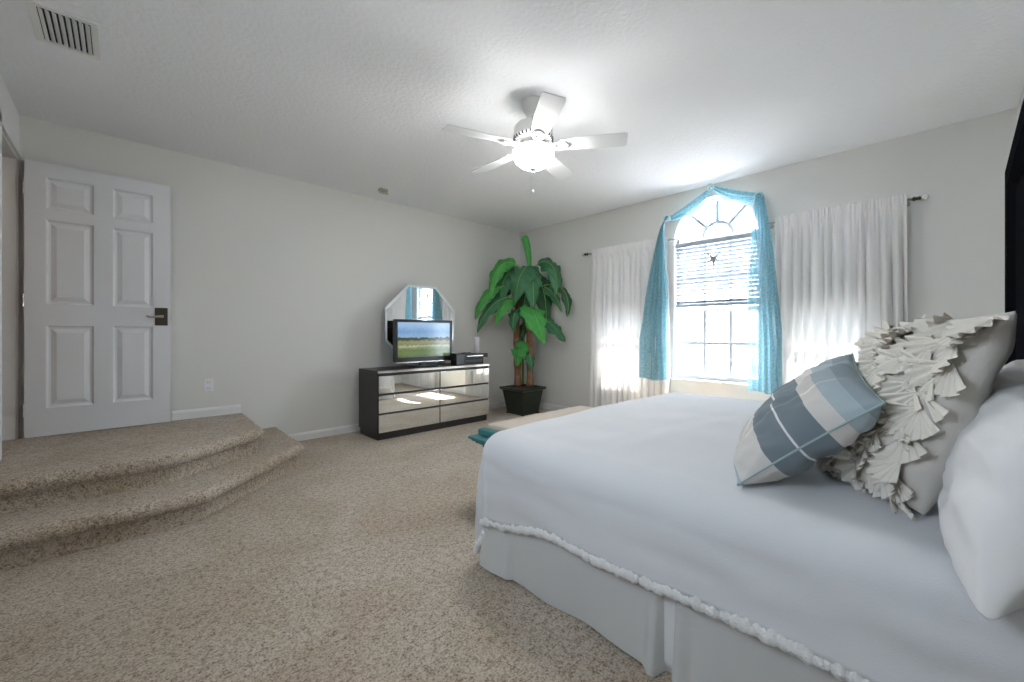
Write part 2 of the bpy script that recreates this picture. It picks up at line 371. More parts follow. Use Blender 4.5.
# ------------------------------------------------------------------ windows
def window(n, y0, y1, arch):
    g = .008; xa, xb = WX + .075, WX + .125; fw = .035
    root = MB()
    zt = ZT
    root.box((xa, y0, ZS), (xb, y0 + fw, zt)); root.box((xa, y1 - fw, ZS), (xb, y1, zt)); root.box((xa, y0 + fw, ZS), (xb, y1 - fw, ZS + .05))
    root.box((xa, y0 + fw, zt - .03), (xb, y1 - fw, zt + (.03 if arch else 0)))
    o = struct(root.build(f'window_{n}', M['vinyl'], bevel=.003), 'white arched window' if arch else 'white side window behind curtain')
    mid = (ZS + zt) / 2 + .0
    s = MB(); s.box((xa + .005, y0 + fw, mid - .02), (xb - .005, y1 - fw, mid + .02))
    s.build('meeting_rail', M['vinyl'], o)
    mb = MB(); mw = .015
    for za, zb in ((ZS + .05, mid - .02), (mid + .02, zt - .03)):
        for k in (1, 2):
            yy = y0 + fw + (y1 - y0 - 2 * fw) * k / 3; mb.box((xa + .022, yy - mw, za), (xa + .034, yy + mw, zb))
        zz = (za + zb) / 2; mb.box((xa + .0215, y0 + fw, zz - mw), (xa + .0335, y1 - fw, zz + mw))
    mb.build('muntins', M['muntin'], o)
    MB().box((xa + .038, y0 + fw, ZS + .05), (xa + .042, y1 - fw, zt - .03)).build('glass_pane', M['glass'], o)
    MB().box((WX - .03, y0 - .03, ZS - .025), (xa, y1 + .03, ZS)).build('sill', M['white'], o, bevel=.004) if arch else MB().box((WX - .03, y0 - .03, ZS - .025), (xa, y1 + .03, ZS)).build('sill', M['white'], o)
    if arch:
        cyy, R = (y0 + y1) / 2, (y1 - y0) / 2
        def ring(r0, r1, x0, x1, z0, name, mt, a0=0, a1=PI, N=40):
            m = MB(); v = []
            for i in range(N + 1):
                a = a0 + (a1 - a0) * i / N; cs, sn_ = math.cos(a), math.sin(a)
                v += [(x0, cyy + r0 * cs, z0 + r0 * sn_), (x0, cyy + r1 * cs, z0 + r1 * sn_), (x1, cyy + r1 * cs, z0 + r1 * sn_), (x1, cyy + r0 * cs, z0 + r0 * sn_)]
            f = []
            for i in range(N):
                for k in range(4): f.append((4 * i + k, 4 * i + (k + 1) % 4, 4 * i + 4 + (k + 1) % 4, 4 * i + 4 + k))
            m.add(v, f); return m
        zb = zt + .03
        fr = ring(R - fw, R, xa, xb, zt, 'f', None); fr.build('arch_frame', M['vinyl'], o)
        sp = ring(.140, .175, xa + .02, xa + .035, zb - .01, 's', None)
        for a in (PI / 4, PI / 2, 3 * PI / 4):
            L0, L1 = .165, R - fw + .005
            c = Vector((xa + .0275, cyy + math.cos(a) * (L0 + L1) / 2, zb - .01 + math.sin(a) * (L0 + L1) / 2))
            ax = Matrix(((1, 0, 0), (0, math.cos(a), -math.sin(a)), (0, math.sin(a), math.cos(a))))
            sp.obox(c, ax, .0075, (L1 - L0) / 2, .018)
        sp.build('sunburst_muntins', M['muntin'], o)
        ga = MB(); N = 32; v = [(xx, cyy + (R - fw) * math.cos(PI * i / N), zt + .03 + max(0, (R - fw) * math.sin(PI * i / N) - .03)) for xx in (xa + .038, xa + .042) for i in range(N + 1)]
        ga.add(v, [tuple(range(N + 1)), tuple(range(2 * N + 1, N, -1))]); ga.build('arch_pane', M['glass'], o)
window(1, *WINS[0], True); window(2, *WINS[1], False); window(3, *WINS[2], False)

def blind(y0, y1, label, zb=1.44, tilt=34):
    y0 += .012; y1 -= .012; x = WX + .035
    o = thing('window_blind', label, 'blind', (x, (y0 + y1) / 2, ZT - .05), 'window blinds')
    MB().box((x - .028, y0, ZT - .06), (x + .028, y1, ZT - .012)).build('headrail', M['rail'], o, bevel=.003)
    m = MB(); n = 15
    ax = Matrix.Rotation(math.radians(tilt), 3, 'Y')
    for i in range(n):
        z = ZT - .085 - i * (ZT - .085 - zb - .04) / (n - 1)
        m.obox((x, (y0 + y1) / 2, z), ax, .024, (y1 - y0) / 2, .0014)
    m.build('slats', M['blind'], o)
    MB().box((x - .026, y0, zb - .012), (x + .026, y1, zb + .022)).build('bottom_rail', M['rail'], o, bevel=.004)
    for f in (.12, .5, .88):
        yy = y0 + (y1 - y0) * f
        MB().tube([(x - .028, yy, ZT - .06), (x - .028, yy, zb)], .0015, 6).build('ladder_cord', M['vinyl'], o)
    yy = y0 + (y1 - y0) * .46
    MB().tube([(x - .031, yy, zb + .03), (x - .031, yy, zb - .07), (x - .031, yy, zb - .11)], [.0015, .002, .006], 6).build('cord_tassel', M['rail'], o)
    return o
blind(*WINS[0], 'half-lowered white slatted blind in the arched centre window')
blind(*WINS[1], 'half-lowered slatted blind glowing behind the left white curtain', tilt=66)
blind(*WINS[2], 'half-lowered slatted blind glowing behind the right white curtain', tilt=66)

# starfish hanging on the blind
sf = MB(); c = Vector((WX - .010, 1.70, 1.93))
for k, (a, L) in enumerate(((90 + 42, .10), (90 - 42, .11), (198, .10), (-18, .085), (270, .12))):
    d = Vector((0, -math.cos(math.radians(a)), math.sin(math.radians(a))))
    sf.tube([c, c + d * L * .5, c + d * L], [.016, .009, .003], 8)
sf.tube([c + Vector((.0, .0, .0)), c + Vector((.012, 0, .02))], [.012, .004], 8)
tag(sf.build('starfish', M['sand'], smooth=True), 'grey thin-armed starfish ornament hanging on the centre window blind', 'starfish ornament')

# ------------------------------------------------------------------ curtains and rods
XR = WX - .10; ZR = 2.19
def rod(y0, y1, fin, label):
    o = thing('curtain_rod', label, 'curtain rod', (XR, (y0 + y1) / 2, ZR), 'curtain rods')
    MB().tube([(XR, y0, ZR), (XR, y1, ZR)], .009, 12).build('pole', M['nickel'], o, True)
    s = 1 if fin == y1 else -1
    MB().tube([(XR, fin, ZR), (XR, fin + s * .012, ZR), (XR, fin + s * .016, ZR), (XR, fin + s * .04, ZR), (XR, fin + s * .045, ZR)], [.012, .02, .012, .013, .02], 14).build('finial_collar', M['bronze'], o, True)
    b = MB(); b.lathe([(.001, -.026), (.015, -.021), (.025, -.008), (.025, .008), (.015, .021), (.001, .026)], (XR, fin + s * .07, ZR), 8); b.build('finial', M['crystal'], o)
    other = y0 if fin == y1 else y1
    for yy in (fin - s * .035, other + s * .04):
        bb = MB(); bb.tube([(XR, yy, ZR - .012), (WX - .012, yy, ZR - .012)], .006); bb.tube([(WX - .012, yy, ZR - .012), (WX, yy, ZR - .012)], .022, 16); bb.build('bracket', M['nickel'], o)
rod(2.05, 3.27, 3.27, 'nickel curtain rod with crystal finial left of the arched window')
rod(.17, 1.20, .17, 'nickel curtain rod with crystal finial right of the arched window, near the bed')

def curtain(y0, y1, label, seed, folds):
    rnd = random.Random(seed); NU, NV = 240, 44; z0, z1 = .03, ZR + .045
    ph = [rnd.uniform(0, 6.3) for _ in range(6)]
    def fn(i, j):
        u = i / (NU - 1); v = j / (NV - 1); z = z1 + (z0 - z1) * v
        k = 2 * PI * folds
        uu = u + .010 * math.sin(k * .37 * u + ph[0]) + .006 * math.sin(k * .61 * u + ph[1] + 1.2 * v)
        amp = .014 + .026 * min(1, v * 2.5) + .014 * v * math.sin(5 * u + ph[2])
        x = amp * math.sin(k * uu) + .006 * math.sin(2 * k * uu + ph[3] + 2 * v)
        near = abs(z - ZR)
        if near < .05: x = -.012 - abs(x) * .35
        elif near < .09: x = x * ((near - .05) / .04) + (-.012 - abs(x) * .35) * (1 - (near - .05) / .04)
        yy = y0 + (y1 - y0) * (u + .012 * math.sin(k * uu + 1.3) * min(1, v * 3)) 
        sp = 1 + .05 * v; yc = (y0 + y1) / 2
        yy = yc + (yy - yc) * sp
        hd = 0; x += .004 * math.sin(3 * k * u + ph[4]) * max(0, 1 - v * 5)
        if j == 0: hd = .006 * math.sin(3 * k * u)
        return (XR - .006 + (x if v > .02 else x * 1.3) + (.0), yy, z + hd)
    m = MB(); m.grid(NU, NV, fn)
    return tag(m.build('curtain', M['curtain'], smooth=True), label, 'curtain', 'white curtains')
curtain(2.16, 3.20, 'white gathered cotton curtain left of the arched window, beside the potted plant', 3, 13)
curtain(.20, 1.10, 'white gathered cotton curtain right of the arched window, behind the ruffled cushion', 5, 12)

# teal scarf on three holdbacks
KN = [(2.163, 2.439), (1.691, 2.668), (1.240, 2.469)]
for (yy, zz), lb in zip(KN, ('left of the three ring medallions holding the teal scarf', 'topmost ring medallion holding the teal scarf above the arch', 'right-hand ring medallion holding the teal scarf beside the right curtain')):
    k = thing('scarf_holdback', 'pale teal ' + lb if not lb.startswith('left') else lb.replace('left of', 'leftmost of'), 'holdback', (WX, yy, zz), 'scarf holdbacks')
    MB().tube([(WX, yy, zz), (WX - .125, yy, zz)], .010, 12).build('post', M['white'], k)
    r = MB(); n = 24
    r.grid(n, 9, lambda i, j: (WX - .128 + .011 * math.sin(2 * PI * j / 8), yy + (.032 + .009 * math.cos(2 * PI * j / 8)) * math.cos(2 * PI * i / n), zz + (.032 + .009 * math.cos(2 * PI * j / 8)) * math.sin(2 * PI * i / n)), 0, True)
    r.build('ring', M['scarfring'], k, True)
sc_m = MB()
def swag(a, b, sag, seed):
    NU, NV = 60, 22
    def fn(i, j):
        u = i / (NU - 1); v = j / (NV - 1); s = math.sin(PI * u)
        yy = a[0] + (b[0] - a[0]) * u; zz = a[1] + (b[1] - a[1]) * u
        wdt = .062 + .062 * s
        z = zz + .042 - v * wdt - sag * s * (.3 + .9 * v) 
        x = WX - .055 + .022 * math.cos(v * PI * 5 + seed + .8 * u) * (.5 + .5 * s) - .02 * s * math.sin(PI * v)
        return (x, yy, z)
    sc_m.grid(NU, NV, fn)
swag(KN[0], KN[1], .02, 0); swag(KN[1], KN[2], .025, 1)
def tail(k, outer, inner, zb, seed):
    NU, NV = 70, 50; rnd = random.Random(seed)
    def fn(i, j):
        u = i / (NU - 1); v = j / (NV - 1)
        e = min(1, v / .75) ** .62
        top = k[0]
        w0 = top - .03 + (outer - top + .03) * e; w1 = top + .03 + (inner - top - .03) * min(1, v / .5) ** 1.2
        yy = w0 + (w1 - w0) * u
        z = k[1] + .03 + (zb - k[1] - .03) * v + .012 * math.sin(7 * u + seed)*v
        q = u + .03 * math.sin(3 * v + seed)
        x = XR - .062 + .020 * math.sin(2 * PI * 5.5 * q + seed) * (.6 + .4 * v) + .010 * math.sin(2 * PI * 11 * q + 2 * v + seed) + .012 * noise.noise(Vector((u * 5, v * 4, seed)))
        x += .045 * (1 - min(1, v / .08))
        return (x, yy, z)
    sc_m.grid(NU, NV, fn)
tail(KN[0], 2.50, 2.125, .60, 1.0); tail(KN[2], 1.035, 1.32, .565, 2.4)
tag(sc_m.build('window_scarf', M['scarf'], smooth=True), 'teal sheer scarf swagged around the arched window with two long tails', 'window scarf')

# ------------------------------------------------------------------ ceiling fan
FC = Vector((2.068, 1.960, 0))
fan = thing('ceiling_fan', 'white five-blade ceiling fan with lit frosted bowl light', 'ceiling fan', (FC.x, FC.y, H))
MB().lathe([(.001, 0), (.078, 0), (.080, -.012), (.074, -.05), (.052, -.095), (.03, -.108), (.001, -.108)], (FC.x, FC.y, H)).build('canopy', M['fanwhite'], fan, True)
MB().lathe([(.016, -.10), (.016, -.17)], (FC.x, FC.y, H), 16).build('downrod', M['fanwhite'], fan, True)
mh = MB().lathe([(.001, 2.605), (.045, 2.60), (.06, 2.585), (.115, 2.575), (.135, 2.55), (.135, 2.51), (.140, 2.505), (.140, 2.485), (.12, 2.465), (.085, 2.45), (.08, 2.42), (.001, 2.42)], (FC.x, FC.y, 0), 40).build('motor_housing', M['fanwhite'], fan, True)
vg = MB()
for i in range(30):
    a = 2 * PI * i / 30; ax = Matrix.Rotation(a, 3, 'Z')
    vg.obox(FC + ax @ Vector((.1295, 0, 2.476)), ax, .0105, .004, .010)
vg.build('motor_vents', M['gunmetal'], mh)
BZ = 2.425
for k in range(5):
    a = math.radians(18 + 72 * k); ax = Matrix.Rotation(a, 3, 'Z') @ Matrix.Rotation(math.radians(-11), 3, 'X')
    o = MB(); NU, pts = 24, []
    def halfw(s):
        w_ = .052 + .018 * min(1, s / .5)
        if s < .04: w_ *= (s / .04) ** .5 * .4 + .6
        if s > .97: w_ *= 1 - ((s - .97) / .03) ** 2 * .12
        return w_
    top = []; 
    for i in range(NU + 1):
        s = i / NU; x = .175 + .455 * s; top.append((x, halfw(s)))
    outline = [(x, w_) for x, w_ in top] + [(x, -w_) for x, w_ in reversed(top)]
    v = [FC + Vector((0, 0, BZ)) + ax @ Vector((x, y, z)) for z in (-.003, .003) for x, y in outline]; n = len(outline)
    o.add(v, [tuple(range(n))[::-1], tuple(range(n, 2 * n))] + [(i, (i + 1) % n, n + (i + 1) % n, n + i) for i in range(n)])
    bl = o.build('blade', M['fanblade'], fan, bevel=.0015)
    ir = MB(); T = lambda x, y, z: FC + Vector((0, 0, BZ)) + ax @ Vector((x, y, z))
    ir.tube([T(.085, 0, .045), T(.115, 0, .02), T(.14, 0, -.006)], [.016, .013, .012], 8)
    ir.tube([T(.13, 0, -.006), T(.155, .028, -.007), T(.19, .040, -.007), T(.225, .032, -.007), T(.245, 0, -.007)], .008, 8)
    ir.tube([T(.13, 0, -.006), T(.155, -.028, -.007), T(.19, -.040, -.007), T(.225, -.032, -.007), T(.245, 0, -.007)], .008, 8)
    for q in ((.21, .022), (.21, -.022), (.24, 0)): ir.tube([T(q[0], q[1], -.013), T(q[0], q[1], -.004)], .007, 8)
    ir.build('blade_iron', M['fanwhite'], bl, True)
MB().lathe([(.001, 2.425), (.075, 2.425), (.124, 2.416), (.130, 2.405), (.12, 2.402)], (FC.x, FC.y, 0), 36).build('light_fitter', M['fanwhite'], fan, True)
MB().lathe([(.128, 2.404), (.142, 2.388), (.142, 2.366), (.126, 2.328), (.088, 2.294), (.03, 2.277), (.001, 2.276)], (FC.x, FC.y, 0), 40).build('light_bowl', emit_mat('frosted_bowl_glow', (1, .98, .95), 11.5), fan, True)
MB().lathe([(.001, 2.279), (.020, 2.277), (.024, 2.268), (.012, 2.262), (.009, 2.250), (.012, 2.244), (.001, 2.236)], (FC.x, FC.y, 0), 20).build('bowl_finial', M['nickel'], fan, True)
for dx, L in ((.008, .15), (-.03, .10)):
    pc = MB(); p0 = FC + Vector((dx, .01, 2.262))
    if dx < 0: p0 = FC + Vector((-.11, -.110, 2.395))
    pc.tube([p0, p0 - Vector((0, 0, L - .02))], .0014, 6); pc.tube([p0 - Vector((0, 0, L - .02)), p0 - Vector((0, 0, L - .01)), p0 - Vector((0, 0, L))], [.002, .006, .003], 8)
    pc.build('pull_chain', M['nickel'], fan)

# ceiling vent, sensor, outlet
v0x, v1x, v0y, v1y = -.335, -.085, 3.015, 3.40
vt = thing('ceiling_vent', 'white louvred air vent in the ceiling above the steps', 'vent', ((v0x + v1x) / 2, (v0y + v1y) / 2, H))
fr = MB(); bw = .032
for a, b in (((v0x, v0y), (v1x, v0y + bw)), ((v0x, v1y - bw), (v1x, v1y)), ((v0x, v0y + bw), (v0x + bw, v1y - bw)), ((v1x - bw, v0y + bw), (v1x, v1y - bw))): fr.box((*a, H - .012), (*b, H - .0005))
fr.build('frame', M['fanwhite'], vt, bevel=.003)
MB().box((v0x + bw, v0y + bw, H - .004), (v1x - bw, v1y - bw, H - .001)).build('dark_duct', M['dark'], vt)
for i in range(8):
    x = v0x + bw + (v1x - v0x - 2 * bw) * (i + .5) / 8
    MB().obox((x, (v0y + v1y) / 2, H - .012), Matrix.Rotation(math.radians(38), 3, 'Y'), .010, (v1y - v0y) / 2 - bw, .0012).build('louvre', M['fanwhite'], vt)
sn = thing('ceiling_sensor', 'small beige motion sensor on the ceiling near the back wall', 'sensor', (2.11, 4.30, H))
MB().box((2.06, 4.27, H - .03), (2.16, 4.33, H - .0005)).build('mount', M['ivory'], sn, bevel=.008)
MB().obox((2.11, 4.285, H - .045), Matrix.Rotation(math.radians(25), 3, 'X'), .045, .03, .014).build('sensor_head', M['ivory'], sn, bevel=.008)
ou = thing('wall_outlet', 'white wall outlet above the landing baseboard', 'outlet', (.585, WY, .655))
MB().box((.549, WY - .006, .597), (.621, WY - .0005, .713)).build('cover_plate', M['outlet'], ou, bevel=.003)
for dz in (.028, -.028):
    rc = MB().box((.567, WY - .009, .655 + dz - .018), (.603, WY - .005, .655 + dz + .018)).build('receptacle', M['white'], ou, bevel=.003)
    sl = MB(); sl.box((.576, WY - .0096, .655 + dz - .007), (.578, WY - .0088, .655 + dz + .007)); sl.box((.591, WY - .0096, .655 + dz - .006), (.593, WY - .0088, .655 + dz + .006)); sl.build('slots', M['dark'], rc)

# ------------------------------------------------------------------ dresser
dx0, dx1, dy0, dy1, dz = 1.945, 3.465, 4.07, 4.56, .735
dr = thing('dresser', 'black six-drawer dresser with mirrored drawer fronts against the back wall', 'dresser', ((dx0 + dx1) / 2, (dy0 + dy1) / 2, 0))
b = MB(); b.box((dx0, dy0 + .022, .075), (dx1, dy1, dz - .022)); b.build('carcass', M['espresso'], dr, bevel=.002)
b = MB(); b.box((dx0 + .012, dy0 + .04, 0.001), (dx1 - .012, dy1 - .01, .075)); b.build('plinth', M['espresso'], dr)
b = MB(); b.box((dx0, dy0 + .012, dz - .022), (dx1, dy1, dz)); b.build('top', M['espresso'], dr, bevel=.002)
MB().box((dx0, dy0 + .002, dz - .024), (dx1, dy0 + .012, dz + .001)).build('top_edge_strip', M['chrome'], dr)
zz0, zz1 = .085, dz - .032; rows = 3; hgt = (zz1 - zz0) / rows
for cc in range(2):
    for r_ in range(rows):
        xa = dx0 + .006 + cc * (dx1 - dx0) / 2; xb = dx0 - .006 + (cc + 1) * (dx1 - dx0) / 2
        za = zz0 + r_ * hgt; zb = za + hgt - .022
        d_ = MB().box((xa + .001, dy0 + .004, za), (xb - .001, dy0 + .021, zb)).build('drawer', M['espresso'], dr)
        MB().box((xa, dy0 - .002, za), (xb, dy0 + .0035, zb)).build('mirror_front', M['mirror'], d_, bevel=.0015)

# octagonal mirror standing on dresser
mx0, mx1, mz0, mz1, my, ch = 2.256, 3.268, dz + .002, 1.735, 4.60, .30
def octo(x0, x1, z0, z1, c_): return [(x0 + c_, z0), (x1 - c_, z0), (x1, z0 + c_), (x1, z1 - c_), (x1 - c_, z1), (x0 + c_, z1), (x0, z1 - c_), (x0, z0 + c_)]
om = thing('octagonal_mirror', 'large eight-sided mirror standing on the dresser behind the television', 'mirror', ((mx0 + mx1) / 2, my, mz0))
def slab(poly, ya, yb, inset=None, yi=None):
    m = MB(); n = len(poly); v = [(x, ya, z) for x, z in poly] + [(x, yb, z) for x, z in poly]
    m.add(v, [tuple(range(n)), tuple(range(n, 2 * n))[::-1]] + [(i, (i + 1) % n, n + (i + 1) % n, n + i) for i in range(n)]); return m
TY = 4.555
slab(octo(mx0, mx1, mz0, mz1, ch), TY - .004, TY + .006).build('backing', M['gunmetal'], om)
slab(octo(mx0 + .028, mx1 - .028, mz0 + .028, mz1 - .028, ch - .01), TY - .0085, TY - .0045).build('mirror_glass', M['mirror'], om)
o8, i8 = octo(mx0, mx1, mz0, mz1, ch), octo(mx0 + .028, mx1 - .028, mz0 + .028, mz1 - .028, ch - .01)
bv = MB(); bv.add([(x, TY - .0042, z) for x, z in o8] + [(x, TY - .0085, z) for x, z in i8], [(i, (i + 1) % 8, 8 + (i + 1) % 8, 8 + i) for i in range(8)]); bv.build('bevelled_edge', M['bevel'], om)

# television
def screen_mat():
    m = bpy.data.materials.new('tv_picture'); m.use_nodes = True; nt = m.node_tree; b = nt.nodes['Principled BSDF']
    b.inputs['Base Color'].default_value = (.01, .01, .01, 1); b.inputs['Roughness'].default_value = .15
    tc = nt.nodes.new('ShaderNodeTexCoord'); sp = nt.nodes.new('ShaderNodeSeparateXYZ'); nt.links.new(tc.outputs['Generated'], sp.inputs[0])
    n = nt.nodes.new('ShaderNodeTexNoise'); n.inputs['Scale'].default_value = 9; n.inputs['Detail'].default_value = 8
    mp = nt.nodes.new('ShaderNodeMapping'); mp.inputs['Scale'].default_value = (1.6, 0, 1); nt.links.new(tc.outputs['Generated'], mp.inputs[0]); nt.links.new(mp.outputs[0], n.inputs[0])
    ma = nt.nodes.new('ShaderNodeMath'); ma.operation = 'MULTIPLY_ADD'; ma.inputs[1].default_value = .22; nt.links.new(n.outputs[0], ma.inputs[0]); nt.links.new(sp.outputs[2], ma.inputs[2])
    cr = nt.nodes.new('ShaderNodeValToRGB'); nt.links.new(ma.outputs[0], cr.inputs[0]); el = cr.color_ramp.elements
    st = [(0, (.03, .05, .08)), (.10, (.04, .06, .08)), (.14, (.10, .16, .05)), (.22, (.16, .20, .06)), (.30, (.06, .17, .04)), (.40, (.28, .25, .10)), (.43, (.50, .48, .36)), (.46, (.12, .20, .05)), (.55, (.30, .27, .13)), (.60, (.02, .05, .03)), (.66, (.03, .06, .05)), (.69, (.30, .45, .62)), (.84, (.16, .34, .62)), (1.0, (.35, .52, .75))]
    el[0].position = 0; el[0].color = (*st[0][1], 1); el[1].position = 1; el[1].color = (*st[-1][1], 1)
    for p, c_ in st[1:-1]: q = el.new(p); q.color = (*c_, 1)
    nt.links.new(cr.outputs[0], b.inputs['Emission Color']); b.inputs['Emission Strength'].default_value = .16
    return m
tv = thing('television', 'black flat-screen television showing a golf course, on the dresser', 'television', (2.61, 4.27, dz))
tx0, tx1, tz0, tz1, ty = 2.225, 3.0, .80, 1.292, 4.25
b = MB(); b.box((tx0, ty, tz0), (tx1, ty + .05, tz1)); b.box((tx0 + .12, ty + .05, tz0 + .06), (tx1 - .12, ty + .09, tz1 - .08)); b.build('cabinet', M['plastic'], tv, bevel=.006)
fr = MB(); bz = .032
for a, c_ in (((tx0, tz0), (tx1, tz0 + .055)), ((tx0, tz1 - bz), (tx1, tz1)), ((tx0, tz0 + .055), (tx0 + bz, tz1 - bz)), ((tx1 - bz, tz0 + .055), (tx1, tz1 - bz))): fr.box((a[0], ty - .008, a[1]), (c_[0], ty, c_[1]))
fr.build('bezel', M['plastic'], tv)
MB().box((tx0 + .01, ty - .010, tz0 - .006), (tx1 - .01, ty + .02, tz0 + .004)).build('silver_lower_strip', M['chrome'], tv)
MB().box((tx0 + bz, ty - .004, tz0 + .055), (tx1 - bz, ty - .001, tz1 - bz)).build('screen', screen_mat(), tv)
b = MB(); b.box((2.56, ty + .005, dz + .012), (2.66, ty + .045, tz0)); b.build('stand_neck', M['plastic'], tv)
b = MB(); b.lathe([(.001, 0), (.16, 0), (.155, .012), (.05, .018), (.001, .018)], (0, 0, 0), 36); st_ = b.build('stand_base', M['plastic'], tv, True); 
for v in st_.data.vertices: v.co = (2.61 + v.co.x * 1.3, 4.27 + v.co.y * .8, dz + .001 + v.co.z)

# devices beside the television
bx = thing('cable_box', 'glossy black cable box on the right end of the dresser', 'cable box', (3.33, 4.26, dz))
MB().box((3.13, 4.16, dz + .001), (3.44, 4.36, dz + .085)).build('case', M['plastic'], bx, bevel=.004)
MB().box((3.15, 4.157, dz + .03), (3.42, 4.16, dz + .06)).build('front_panel', M['gunmetal'], bx)
ph = thing('disc_player', 'thin black disc player with a silver strip stacked on the cable box', 'disc player', (3.31, 4.26, dz + .086))
MB().box((3.10, 4.13, dz + .087), (3.49, 4.37, dz + .135)).build('case', M['plastic'], ph, bevel=.004)
MB().box((3.15, 4.127, dz + .104), (3.40, 4.13, dz + .116)).build('silver_strip', M['chrome'], ph)
spk = thing('desk_speaker', 'small black cube speaker between the television and the cable box', 'speaker', (3.05, 4.20, dz))
MB().box((2.965, 4.10, dz + .001), (3.09, 4.225, dz + .15)).build('case', M['plastic'], spk, bevel=.005)
MB().box((2.975, 4.097, dz + .02), (3.081, 4.10, dz + .13)).build('grille', M['gunmetal'], spk)
cd = thing('pillar_candle', 'white pillar candle standing on the black disc player', 'candle', (3.44, 4.30, dz + .136))
MB().lathe([(.001, 0), (.034, 0), (.034, .205), (.03, .21), (.012, .203), (.001, .202)], (3.44, 4.30, dz + .136), 24).build('wax', M['wax'], cd, True)
MB().tube([(3.44, 4.30, dz + .33), (3.44, 4.301, dz + .355)], .002, 6).build('wick', M['dark'], cd)
rm = thing('remote_control', 'small black remote lying on top of the disc player', 'remote', (3.20, 4.22, dz + .136))
MB().box((3.13, 4.20, dz + .136), (3.27, 4.24, dz + .152)).build('case', M['gunmetal'], rm, bevel=.004)

# ------------------------------------------------------------------ potted banana plant
PC = Vector((4.135, 4.125, 0)); LAT = Vector((.7245, -.6892, 0)); FWD = Vector((.6892, .7245, 0))
pl = thing('potted_banana_plant', 'tall banana plant with broad drooping leaves in dark square planter', 'potted plant', PC)
pb = MB(); prof = [(.150, .001), (.152, .012), (.160, .03), (.205, .33), (.235, .345), (.235, .375), (.215, .378), (.205, .36), (.20, .34)]
def sq(i, j):
    r, z = prof[j]; cx, cy_ = ((-1, -1), (1, -1), (1, 1), (-1, 1))[i]; return (PC.x + cx * r, PC.y + cy_ * r, z)
pb.grid(4, len(prof), sq, 0, True)
for cx, cy_ in ((-1, -1), (1, -1), (1, 1), (-1, 1)): pb.box((PC.x + cx * .15 - .02, PC.y + cy_ * .15 - .02, .0), (PC.x + cx * .15 + .02, PC.y + cy_ * .15 + .02, .02))
pb.build('planter', M['pot'], pl, bevel=.004)
so = MB(); so.grid(12, 12, lambda i, j: (PC.x - .2 + .4 * i / 11, PC.y - .2 + .4 * j / 11, .345 + .012 * noise.noise(Vector((i, j, .3))))); so.build('soil', M['soil'], pl, True)
def PP(px, py, d=0):
    dep = 5.84 + d; return LAT * ((px - 512) / 410.5 * dep) + FWD * dep + Vector((0, 0, 1.136 - (py - 333) / 410.5 * dep))
def trunk(pts, r0, r1, mt):
    m = MB(); P = [PP(*p) for p in pts]; Q = []
    n = 26
    for i in range(n):
        f = i / (n - 1) * (len(P) - 1); k = min(int(f), len(P) - 2); Q.append(P[k].lerp(P[k + 1], f - k))
    rad = [(r0 + (r1 - r0) * i / (n - 1)) * (1 + .14 * (i % 4 == 0) - .06 * (i % 4 == 2)) for i in range(n)]
    m.tube(Q, rad, 12); return m.build('trunk', M[mt], pl, True)
trunk([(518, 385, 0.02), (517, 350, .03), (516, 325, .05), (521, 290, .05), (524, 270, .0)], .052, .038, 'trunk')
trunk([(530, 386, -.03), (530, 350, -.04), (529, 325, -.02), (527, 290, 0), (528, 272, 0)], .050, .036, 'trunk')
MB().tube([PP(523, 384, .1), PP(523, 350, .1), PP(524, 320, .08)], [.018, .02, .012], 8).build('stalk', M['trunkg'], pl, True)
def bez(P, t):
    P = list(P)
    while len(P) > 1: P = [a.lerp(b_, t) for a, b_ in zip(P, P[1:])]
    return P[0]
def leaf(pts, wd, mt, face=None, curl=.25, stalk=.0):
    P = [PP(*p) for p in pts]; NU, NV = 26, 9
    face = Vector(face) if face else (-FWD + Vector((0, 0, .55)) + LAT * (.5 if P[-1].dot(LAT) > P[0].dot(LAT) else -.5)).normalized()
    m = MB(); cen = []
    ctr = P[-1].lerp(P[0], .5)
    fr = []
    for i in range(NU):
        t_ = i / (NU - 1); c_ = bez(P, t_); tg = (bez(P, min(1, t_ + .02)) - bez(P, max(0, t_ - .02))).normalized()
        fr.append((c_, tg))
    def fn(j, i):
        c_, tg = fr[i]; t_ = i / (NU - 1)
        side = tg.cross(face)
        if side.length < .15: side = tg.cross(Vector((0, 0, 1)))
        side.normalize(); up = side.cross(tg).normalized()
        if up.dot(face) < 0: up = -up
        s = max(0, (t_ - stalk) / (1 - stalk))
        wv = 1.25 * wd * min(1, (s / .22)) ** .5 * min(1, (1 - s) / .45) ** .6 if s > 0 else 0
        wv = max(wv, .006)
        u = j / (NV - 1) * 2 - 1
        rip = .03 * math.sin(t_ * 26 + 2 * j + wd * 50) * abs(u)
        return c_ + side * (u * wv * .5) - up * (curl * wv * .5 * abs(u) ** 1.5) + up * rip * wv * 4
    m.grid(NV, NU, fn)
    o = m.build('leaf', M[mt], pl, True, solid=.002)
    mr = MB(); mr.tube([c_ + (-FWD) * .002 for c_, _ in fr], [.008 * (1 - .7 * i / (NU - 1)) for i in range(NU)], 6); mr.build('midrib', M['rib'], o, True)
sp_ = MB(); sp_.tube([PP(530, 275, 0), PP(529, 258, 0), PP(527, 246, 0), PP(525, 238, 0), PP(524.5, 236, 0)], [.022, .040, .050, .052, .030], 12); sp_.build('rolled_leaf', M['leafb'], pl, True)
leaf([(524, 272, -.02), (512, 255, -.1), (492, 258, -.12), (490, 298, -.12)], .20, 'leafb', None, .35, .2)
leaf([(522, 290, .0), (500, 280, -.1), (482, 290, -.1), (475, 320, -.12)], .15, 'leafb', None, .3, .35)
